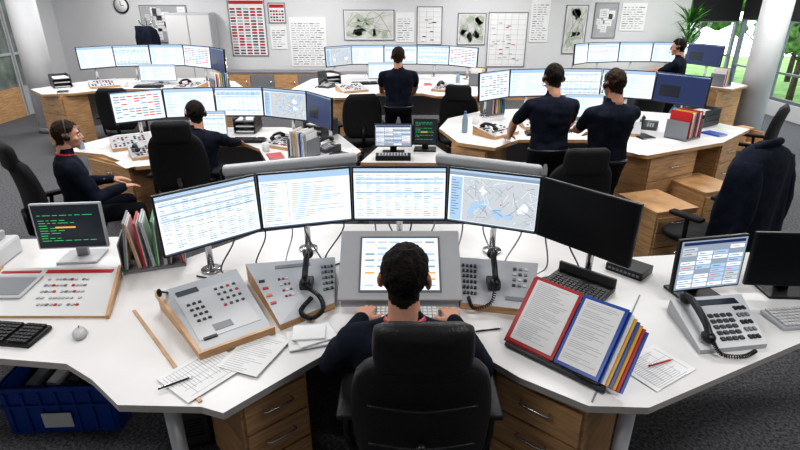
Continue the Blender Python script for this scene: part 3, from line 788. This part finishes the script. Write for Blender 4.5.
# row 2 right
R2=[(.938,6.336),(1.366,6.69),(1.94,6.78),(2.54,6.76),(3.09,6.47),(3.464,5.956)]
desk('operator_desk',[(.45,5.95),(.6,6.5),(1.1,7.0),(1.9,7.2),(2.8,7.15),(3.55,6.8),(4.0,5.9),(3.35,5.3),(2.35,4.80),(2.10,5.02),(2.2,5.3),(1.95,5.42),(1.25,5.42),(.95,5.08),(.60,5.3)],.9,
   supports=((2.65,5.22,.75,.36,.5),(.86,5.5,.42,.5,-.6),(3.5,5.85,.4,.5,.6)),modesty=[(.65,6.3),(1.15,6.85),(2.0,7.05),(2.8,7.0),(3.45,6.7)])
monitors(R2,1.124,.9,['red','doc','table','doc','blue'],.345,seed=51)
folders(3.02,5.50,.9,.6,n=8,cols=(RED,RED,PAPER,YEL,BLUE,RED,PAPER),sp=.032,h=.28)
module(1.05,5.65,.9,.7,seed=6,w=.40,d=.32); module(2.45,5.75,.9,-.4,seed=3); module(1.62,6.05,.9,.05,seed=5)
keyboard(1.6,5.65,.9,.0); paper(2.5,5.15,.9,.3); deskphone(2.85,5.95,.9,-.5); paper(2.75,5.35,.9,.9); mug(2.25,5.55,.9,BLUE); mug(.9,6.2,.9)
notebook(2.62,5.52,.9,.2); bottle(.72,5.75,.9); paper(.72,5.5,.9,.8); magtray(3.55,6.15,.9,-1.0); notebook(3.45,5.65,.9,.5,BLUE); paper(3.65,5.8,.9,.2); bottle(3.2,6.1,.9); paper(2.3,5.0,.9,.5); magtray(2.3,7.0,.9,0); folders(1.2,6.8,.9,.5,n=6,sp=.03)
monitor((1.95,6.25),(2.4,6.22),.96,.9,'doc',h=.28,seed=9,name='touch_display',body=LGREY)
monitor((.14,5.52),(.40,5.50),.83,.75,'term',h=.27,seed=12,name='terminal_display')
# centre back
C3=[(-1.303,9.52),(-.885,9.95),(-.295,9.99),(.313,9.99),(.888,9.83),(1.336,9.37)]
desk('operator_desk',[(-1.75,8.4),(-1.6,9.7),(-1.0,10.35),(1.0,10.35),(1.65,9.6),(1.75,8.5),(1.1,7.85),(.55,7.85),(.35,8.1),(-.35,8.1),(-.55,7.75),(-.95,7.7)],.95,
   supports=((-1.0,8.1,.75,.36,-.6),(1.1,8.25,.6,.36,.5)),modesty=[(-1.5,9.6),(-.9,10.2),(.9,10.2),(1.5,9.5)])
monitors(C3,1.167,.95,['map','doc','table','table','red'],.345,seed=71)
keyboard(-.1,8.45,.95,0); module(.75,8.35,.95,-.5,seed=2); module(-.75,8.3,.95,.5,seed=3); module(.0,8.9,.95,0,seed=8); paper(1.3,8.4,.95,-.2); folders(1.3,8.9,.95,.9,n=6,sp=.03); deskphone(-1.2,8.7,.95,-.5); mug(.35,8.6,.95)
paper(-.4,8.75,.95,.3); notebook(.45,8.95,.95,.2,RED); magtray(-1.2,9.1,.95,.6); bottle(.95,8.8,.95); paper(-.9,7.95,.95,.3); keyboard(-.6,9.05,.95,.2)
monitor((-.55,9.3),(-.05,9.3),1.0,.95,'doc',h=.28,seed=9,name='touch_display',body=LGREY)
# left back
L3=[(-5.305,8.95),(-4.92,9.38),(-4.365,9.53),(-3.77,9.53),(-3.16,9.09),(-2.78,8.60)]
desk('operator_desk',[(-5.9,8.5),(-5.6,9.3),(-5.05,9.75),(-3.6,9.85),(-2.9,9.4),(-2.45,8.5),(-2.65,7.95),(-3.3,8.0),(-3.6,8.5),(-4.6,8.55),(-5.0,8.1),(-5.4,8.0)],.95,
   supports=((-5.3,8.35,.6,.4,-.5),(-2.95,8.3,.5,.4,.3)),modesty=[(-5.5,9.2),(-5.0,9.65),(-3.6,9.75),(-3.0,9.3)])
monitors(L3,1.19,.95,['doc','table','doc','red','blue'],.36,seed=91)
monitor((-4.35,9.0),(-3.75,9.02),1.0,.95,'doc',h=.28,seed=9,name='touch_display',body=LGREY)
folders(-2.80,8.30,.95,.6,n=7,sp=.03); keyboard(-4.1,8.7,.95,0); module(-4.85,8.75,.95,.6,seed=7); module(-3.35,8.55,.95,-.5,seed=8); chair(-4.1,7.75,.1,head=False)
paper(-5.4,8.5,.95,.5); notebook(-5.2,8.2,.95,.5); magtray(-5.55,8.75,.95,.7); bottle(-3.0,8.6,.95); paper(-3.0,8.15,.95,.2); mug(-4.5,8.75,.95)
# right back
R3=[(3.09,9.68),(3.43,10.0),(4.07,10.18),(4.69,10.18),(5.24,10.0),(5.50,9.3)]
desk('operator_desk',[(2.7,8.7),(2.9,10.0),(3.5,10.5),(5.2,10.5),(5.75,9.9),(5.8,8.9),(5.3,8.5),(4.8,9.1),(3.8,9.1),(3.4,8.6)],.95,
   supports=((3.1,9.0,.5,.4,-.4),(5.35,8.95,.6,.4,.4)),modesty=[(3.0,9.9),(3.5,10.4),(5.2,10.4)])
monitors(R3,1.19,.95,['doc','table','doc','doc','blue'],.36,seed=111)
folders(5.3,8.85,.95,.5,n=6,sp=.03); keyboard(4.3,9.35,.95,0); module(3.4,9.2,.95,.5,seed=1); module(4.9,9.5,.95,-.4,seed=4); chair(3.7,8.1,.3)
magtray(2.98,9.1,.95,.3); paper(3.15,8.85,.95,.3); notebook(5.5,9.1,.95,.3); paper(3.9,9.3,.95,.1)
pedestal('drawer_pedestal',2.36,4.48,.44,.5,.56,.30); pedestal('drawer_pedestal',3.05,5.0,.46,.5,.56,.35)
b=B('wooden_step_stool')
for k,(z,dp) in enumerate(((.2,.0),(.42,.16))): b.box((0,dp,z),(.42,.2,.03),BEECH)
for s_ in(-1,1): b.box((s_*.2,.08,.2),(.025,.36,.4),BEECH)
b.finish((5.35,7.9,0),.4)
b=B('potted_plant'); b.cyl((0,0,.0),(0,0,.35),.16,.21,MGREY,n=24); b.cyl((0,0,.3),(0,0,1.7),.02,.015,mat('stem',(.1,.07,.03),.8),n=8)
PL=mat('plant_leaf',(.07,.24,.04),.5,var=.4); rnd=random.Random(2)
for k in range(110):
    a=rnd.uniform(0,2*pi);z=rnd.uniform(1.2,2.3);l=rnd.uniform(.25,.5); c=P3(0,0,min(z,1.8)); e=c+P3(math.cos(a)*l,math.sin(a)*l,rnd.uniform(-.1,.45)); s_=(e-c).cross(P3(0,0,1)).normalized()*.03; mpt=c.lerp(e,.5)+P3(0,0,.06)
    b.add([c,mpt-s_,e,mpt+s_],[(0,1,2,3)],PL,True)
b.finish((6.35,12.2,0))
chair(1.38,4.08,.1); chair(.85,7.25,-.3); chair(4.3,6.3,.9,head=False); chair(-.55,7.25,.2,head=False)
JX,JY=2.54,4.0
cj=chair(JX,JY,.55)
b=B('draped_jacket')
X=P3(1,0,0);Y=P3(0,1,0); rs=[]
N=14; n=44
for i in range(N+1):
    t=i/N; z=1.30-.86*t
    hw=.06+.27*min(1,(t/.22))**.55+.05*t; th=.05+.09*min(1,t/.15)**.5+.03*t
    ring=b.ring((0,-.30,z),X,Y,hw,th,n,.8)
    for j,p in enumerate(ring):
        a=2*pi*j/n; f=1+ (.12*math.sin(a*7+t*2)+.06*math.sin(a*13+3))*min(1,t*2)
        p.x*=1+(f-1)*.5; p.y=-.30+(p.y+.30)*f
        if p.y>-.18: p.y=-.18+(p.y+.18)*.3
    rs.append(ring)
b.loft(rs,NAVY)
for s_ in(-1,1):
    rr_=[]
    for i in range(9):
        t=i/8; c=P3(s_*(.22+.10*t),-.34-.06*math.sin(t*3),1.19-.66*t); rr_.append(b.ring(c,X,Y,.075-.012*t,.06-.01*t,16))
        for q in rr_[-1]: q+=P3(.008*math.sin(i*2.1+q.x*60),0,0)
    b.loft(rr_,NAVY)
b.tube([(-.12,-.28,1.26),(-.06,-.35,1.31),(.06,-.35,1.31),(.12,-.28,1.26)],.028,NAVY,n=10)
b.finish((JX,JY,0),.55)

# ================================================================ PEOPLE
def remesh(o,vox,it):
    m=o.modifiers.new('r','REMESH'); m.mode='VOXEL'; m.voxel_size=vox; m.use_smooth_shade=True
    s=o.modifiers.new('s','SMOOTH'); s.factor=.5; s.iterations=it
    bpy.context.view_layer.update()
    dg=bpy.context.evaluated_depsgraph_get()
    me=bpy.data.meshes.new_from_object(o.evaluated_get(dg)); o.modifiers.clear(); o.data=me
    me.materials.clear()
    return me
def segd(p,a,b_):
    ab=b_-a; t=max(0,min(1,(p-a).dot(ab)/max(ab.length_squared,1e-9))); return (p-(a+ab*t)).length
def ik(S,T,l1,l2,pole):
    d=T-S; L=d.length; mx=(l1+l2)*.995
    if L>mx: T=S+d*(mx/L); d=T-S; L=mx
    u=d/L; a=(l1*l1-l2*l2+L*L)/(2*L); h=math.sqrt(max(l1*l1-a*a,0)); p=pole-u*pole.dot(u); p.normalize()
    return S+u*a+p*h,T
def make_hand(par,W,f,up,right,curl=.5,scale=1):
    f=f.normalized(); x=f.cross(up).normalized(); z=x.cross(f)
    M=Matrix((x,f,z)).transposed().to_4x4(); M.translation=W
    sd=-1 if right else 1
    b=B('hand_right' if right else 'hand_left'); b.T=M
    X=P3(1,0,0);Zz=P3(0,0,1)
    b.cap((0,-.05,0),(0,.02,0),.026,.026,SKIN,n=12)
    b.loft([b.ring((0,y,0),X,Zz,rx,rz,16,.8) for y,rx,rz in ((0,.026,.02),(.03,.036,.018),(.06,.041,.016),(.09,.04,.013))],SKIN)
    for k,(xo,l,yo) in enumerate(((.031,.072,.085),(.0105,.080,.09),(-.0105,.074,.088),(-.031,.058,.08))):
        p=P3(sd*xo,yo,0); a=-.15-curl*.3; r=.0092-(.001 if k==3 else 0)
        b.cap(P3(sd*xo*.8,.04,0),p,.01,r,SKIN,n=10)
        d_=P3(sd*xo*1.2,1,0).normalized()
        for j,fr in enumerate((.45,.32,.23)):
            q=p+(d_*math.cos(a)+Zz*math.sin(a))*l*fr; b.cap(p,q,r,r-.0007,SKIN,n=10); r-=.0007; p=q; a-=curl*.55
    p=P3(sd*.022,.02,-.004)
    for l,a,r in ((.045,.75,.0135),(.034,.5,.0105),(.027,.3,.009)):
        q=p+P3(sd*math.sin(a),math.cos(a),-.22)*l; b.cap(p,q,r,r*.88,SKIN,n=10); p=q
    o=b.finish(parent=par); me=remesh(o,.0042,2); me.materials.append(SKIN)
    return o
def make_head(par,C,yaw,pitch,roll,hair,headset=None,glasses=False,hairlen=.0):
    b=B('head')
    b.ball((0,-.012,.028),(.076,.094,.092),SKIN,n=24); b.ball((0,.02,-.02),(.064,.072,.075),SKIN,n=20)
    b.ball((0,.035,-.06),(.05,.052,.045),SKIN,n=18); b.ball((0,.066,-.092),(.026,.02,.02),SKIN)
    b.cap((0,.088,.012),(0,.108,-.022),.008,.0125,SKIN,n=10); b.ball((.012,.094,-.026),.008,SKIN); b.ball((-.012,.094,-.026),.008,SKIN)
    b.cap((-.03,.076,.030),(.03,.076,.030),.013,.013,SKIN)
    b.cap((0,-.03,-.03),(0,-.045,-.15),.054,.058,SKIN,n=18)
    for s_ in(-1,1):
        b.ball((s_*.086,-.012,-.004),(.010,.022,.034),SKIN,rot=(0,0,s_*.6)); b.ball((s_*.045,.052,-.022),(.02,.024,.02),SKIN)
    b.cap((-.018,.086,-.056),(.018,.086,-.056),.0085,.0085,SKIN)
    o=b.finish(parent=par); me=remesh(o,.0055,3)
    me.materials.append(SKIN); me.materials.append(hair); me.materials.append(LIP)
    hv=set()
    for p in me.polygons:
        c=p.center; ear= abs(c.x)>.073 and -.045<c.y<.02 and -.045<c.z<.034
        nz=.012*noise.noise(c*60)
        if c.y>.045: h=c.z>.078+nz
        elif c.y>.012: h=c.z>.03+(c.y-.012)*1.2+nz
        elif c.y>-.03: h=c.z>-.01
        else: h=c.z>-.085-hairlen+nz+.5*abs(c.x)
        if ear: h=False
        if h: p.material_index=1; hv.update(p.vertices)
        elif abs(c.x)<.023 and c.y>.083 and -.063<c.z<-.049: p.material_index=2
    for i in hv:
        v=me.vertices[i]; co_=v.co.copy(); n=co_-Vector((0,-.01,.02)); n.normalize()
        k=min(1,max(0,(co_.z+.08)/.09))
        v.co=co_+n*(.002+.009*k+.007*noise.noise(co_*38)*k+.005*noise.noise(co_*95)*k+(.006*min(1,max(0,(co_.z-.04)/.04))))
    R=Matrix.Translation(C)@Euler((pitch,roll,yaw)).to_matrix().to_4x4()
    o.matrix_local=R
    b=B('face_details')
    for s_ in(-1,1):
        b.ball((s_*.031,.075,.008),(.0125,.0125,.0085),EYEW); b.ball((s_*.031,.0862,.008),(.0055,.003,.0055),EYEB)
        b.tube([(s_*.015,.092,.030),(s_*.032,.089,.034),(s_*.047,.077,.029)],.0035,hair)
        if glasses:
            b.tube([(s_*(.033+.02*math.cos(a)),.098,.006+.015*math.sin(a)) for a in [k*pi/5 for k in range(11)]],.0018,BLACK,sub=2)
            b.tube([(s_*.053,.097,.01),(s_*.078,.05,.01),(s_*.084,-.005,.005)],.0018,BLACK)
    if glasses: b.tube([(-.013,.098,.01),(0,.102,.012),(.013,.098,.01)],.0018,BLACK)
    if headset:
        b.tube([(.098*math.cos(a),-.01,.01+.130*math.sin(a)) for a in [k*pi/8 for k in range(9)]],.004,DGREY,n=8)
        for s_ in(-1,1): b.cyl((s_*.088,-.008,-.002),(s_*.104,-.008,-.002),.026,.022,BLACK,n=20)
        b.tube([(-.09,.0,-.02),(-.075,.06,-.055),(-.035,.11,-.06)],.003,BLACK); b.ball((-.03,.112,-.06),.008,BLACK)
    o2=b.finish(parent=par); o2.matrix_local=R
def person(name,x,y,rot,hipz=.93,lean=.0,wr=None,wl=None,fr=None,fl=None,yaw=0,pitch=0,short=True,hair=HAIRD,scale=1,headset=None,glasses=False,collar=None,elbR=P3(.6,-.4,-.7),elbL=P3(-.6,-.4,-.7),hdir=P3(0,1,-.15),curl=.4,twist=0,bulk=1.0,roll=0):
    par=bpy.data.objects.new(name,None); scene.collection.objects.link(par)
    par.location=(x,y,0); par.rotation_euler=(0,0,rot); par.scale=(scale,)*3
    inv=Matrix.Rotation(-rot,3,'Z')
    def loc(w):
        return (inv@(Vector(w)-P3(x,y,0)))/scale
    R=Matrix.Rotation(twist,3,'Z')@Matrix.Rotation(-lean,3,'X'); P=P3(0,0,hipz)
    def sp(dx,dy,s): return P+R@P3(dx,dy,s)
    X=R@P3(1,0,0);Y=R@P3(0,1,0)
    b=B('body'); segs=[]
    rings=[]
    for s_,rx,ry,oy in ((-.11,.09,.07,0),(-.07,.145,.105,-.005),(0,.168,.12,-.01),(.08,.162,.115,0),(.16,.155,.11,.005),(.27,.172,.12,.0),(.37,.19,.122,-.005),(.43,.19,.108,-.012),(.475,.15,.088,-.015),(.505,.09,.07,-.015),(.53,.06,.055,-.012)):
        rings.append(b.ring(sp(0,oy,s_),X,Y,rx*bulk,ry*bulk,28,.85))
    b.loft(rings,NAVY)
    segs.append((sp(0,0,.04),sp(0,0,.44),.14,0)); segs.append((sp(-.05,0,-.06),sp(.05,0,-.06),.14,1))
    hc=sp(0,.025,.50)+P3(0,0.01,.165)
    b.cap(sp(0,-.012,.47),hc+P3(0,-.035,-.09),.064,.058,NAVY); segs.append((sp(0,-.01,.545),hc,.058,2))
    wrists={}
    for s_,w,el,nm in ((1,wr,elbR,'r'),(-1,wl,elbL,'l')):
        S_=sp(s_*.178*bulk,-.01,.425)
        T_=loc(w) if w is not None else S_+P3(s_*.08,.05,-.55)
        E,T_=ik(S_,T_,.29,.26,Vector(el))
        b.cap(sp(s_*.07,-.015,.455),S_,.06,.068,NAVY); segs.append((sp(s_*.07,-.015,.455),S_,.065,0))
        if short:
            mid=S_.lerp(E,.72); b.cap(S_,mid,.066,.058,NAVY); b.cap(mid,E,.048,.043,NAVY); segs.append((S_,mid,.062,0)); segs.append((mid.lerp(E,.12),E,.046,2))
            b.cap(E,E.lerp(T_,.35),.043,.044,NAVY); b.cap(E.lerp(T_,.35),T_,.044,.029,NAVY); segs.append((E,T_,.04,2))
        else:
            b.cap(S_,E,.068,.055,NAVY); b.cap(E,E.lerp(T_,.3),.055,.054,NAVY); b.cap(E.lerp(T_,.3),T_,.054,.040,NAVY); segs.append((S_,E,.06,0)); segs.append((E,T_,.05,0))
            for k in (.25,.5,.75): b.ball(S_.lerp(E,k)+P3(0,.01,0),.066-.01*k+.004*(k==.5),NAVY)
        wrists[nm]=(T_,(T_-E).normalized())
    for s_,f in ((1,fr),(-1,fl)):
        Hp=sp(s_*.095,0,-.03); A=P3(s_*.12,.0,.09) if f is None else P3(f[0],f[1],.09)
        Kn,A=ik(Hp,A,.43,.42,P3(s_*.15,1,.35))
        b.cap(Hp,Kn,.092,.064,NAVY); b.cap(Kn,Kn.lerp(A,.35),.062,.062,NAVY); b.cap(Kn.lerp(A,.35),A,.060,.048,NAVY)
        segs.append((Hp,Kn,.08,1)); segs.append((Kn,A,.055,1))
        b.cap(A+P3(0,-.03,-.05),A+P3(s_*.03,.15,-.055),.04,.036,NAVY); b.box(A+P3(s_*.015,.06,-.078),(.08,.25,.022),NAVY); segs.append((A+P3(0,-.03,-.055),A+P3(s_*.03,.15,-.055),.055,3))
    o=b.finish(parent=par); me=remesh(o,.0125,4)
    nor=[v.normal.copy() for v in me.vertices]; cos=[v.co.copy() for v in me.vertices]
    new=[]
    for c,nn_ in zip(cos,nor):
        q=c+nn_*(.008*noise.noise(P3(c.x*9,c.y*9,c.z*16))) if c.z<hipz+.48 else c
        new+= [q.x,q.y,q.z]
    me.vertices.foreach_set('co',new); me.update()
    for m in (NAVY,TROU,SKIN,SHOE): me.materials.append(m)
    idx=[min(segs,key=lambda q:segd(c,q[0],q[1])-q[2])[3] for c in [p.center.copy() for p in me.polygons]]
    me.polygons.foreach_set('material_index',idx)
    make_head(par,hc,yaw+twist,pitch,roll,hair,headset,glasses)
    for nm in 'rl':
        T_,d=wrists[nm]; f=(d*.45+Vector(hdir)*.55) if (wr is not None) else d
        make_hand(par,T_,f,P3(0,0,1) if abs(f.normalized().z)<.9 else P3(0,1,0),nm=='r',curl)
    b=B('clothing_details')
    cm=collar or NAVY
    n0=sp(0,-.012,.512); pts=[n0+X*(.067*math.cos(a))+Y*(.061*math.sin(a))+P3(0,0,.004-.012*math.sin(a)) for a in [k*pi/6 for k in range(13)]]
    b.tube(pts,.013 if collar else .008,cm,n=8,sub=3)
    pts=[sp(0,-.008,.02)+X*(.17*bulk*math.cos(a))+Y*(.121*bulk*math.sin(a)) for a in [k*pi/8 for k in range(17)]]
    b.tube(pts,.014,BLACK,n=8,sub=2)
    b.finish(parent=par)
    return par
chair(0.08,1.75,.0,'leather',seatz=.50)
person('seated_operator_man',0.02,1.76,0,hipz=.47,lean=.04,wr=(.27,2.16,.80),wl=(-.19,2.18,.80),fr=(.16,.42),fl=(-.18,.40),short=False,hair=HAIRD,collar=RED,elbR=P3(.6,-.5,-.7),elbL=P3(-.65,-.5,-.7),yaw=-.12,pitch=-.15,bulk=1.06,scale=1.09)
chair(-2.88,4.17,-.75)
person('seated_operator_man',-2.80,4.26,-.85,hipz=.55,lean=.0,wr=(-2.45,4.36,.74),wl=(-2.66,4.58,.74),fr=(.15,.42),fl=(-.15,.42),short=False,hair=HAIRB,headset=True,collar=RED,yaw=-.15,pitch=-.05)
chair(-2.15,5.03,.15)
person('seated_operator_man',-2.03,5.12,.12,hipz=.55,lean=.12,wr=(-1.80,5.7,.80),wl=(-2.12,5.75,.80),fr=(.15,.42),fl=(-.15,.42),short=False,hair=HAIRD,headset=True,yaw=.35,pitch=-.05,bulk=1.05)
person('standing_operator_man',1.41,4.84,.02,hipz=.93,lean=.10,wr=(1.68,5.34,.98),wl=(1.12,5.25,.99),fr=(.14,0),fl=(-.14,.03),hair=HAIRD,yaw=.1,pitch=-.15,elbL=P3(-1,-.3,-.2),elbR=P3(.8,-.4,-.3),headset=True,bulk=1.10)
person('standing_operator_man',1.85,4.55,.15,hipz=.92,lean=.03,wr=(1.90,5.0,1.08),wl=(1.70,5.0,1.1),fr=(.12,0),fl=(-.12,.03),hair=HAIRB,yaw=.15,pitch=-.15,headset=True,elbR=P3(.9,-.3,-.4),bulk=1.10)
person('standing_operator_man',-.02,7.1,.05,hipz=.93,lean=.05,wr=(.20,7.58,1.05),wl=(-.26,7.6,1.05),fr=(.13,0),fl=(-.13,.03),hair=HAIRB,yaw=-.15,pitch=-.1,scale=.985,elbL=P3(-.8,-.3,-.5),elbR=P3(1,-.3,-.3),bulk=1.14)
person('standing_operator_man',4.35,8.45,.9,hipz=.92,lean=.05,wr=(3.95,8.85,1.15),wl=(3.85,8.65,1.1),fr=(.13,0),fl=(-.13,.03),hair=HAIRD,yaw=.1,pitch=-.1,glasses=True,headset=True)

# ================================================================ lights
for i,x in enumerate((-5.5,-1.9,1.9,5.8)):
    for j,y in enumerate((1.2,4.6,8.0,11.2)):
        b=B('ceiling_light_panel'); b.box((0,0,0),(1.3,.7,.05),STEELW,bev=.005); b.finish((x,y,CH-.025))
        l=bpy.data.lights.new('panel_lamp','AREA'); l.shape='RECTANGLE'; l.size=1.2; l.size_y=.6; l.energy=[36,55,68,66][j]; l.color=(1,.985,.97)
        o=bpy.data.objects.new('panel_lamp',l); scene.collection.objects.link(o); o.location=(x,y,CH-.06)
w=bpy.data.worlds.new('sky'); scene.world=w; w.use_nodes=True; nt=w.node_tree
bg=nt.nodes['Background']; bg.inputs['Color'].default_value=(.88,.94,1,1); bg.inputs['Strength'].default_value=4.0
cam=bpy.data.cameras.new('camera'); co=bpy.data.objects.new('camera',cam); scene.collection.objects.link(co)
cam.sensor_width=36; cam.lens=521/800*36; cam.clip_start=.05
co.location=(0,0,2.25); co.rotation_euler=(math.radians(90-23.3),0,0)
scene.camera=co
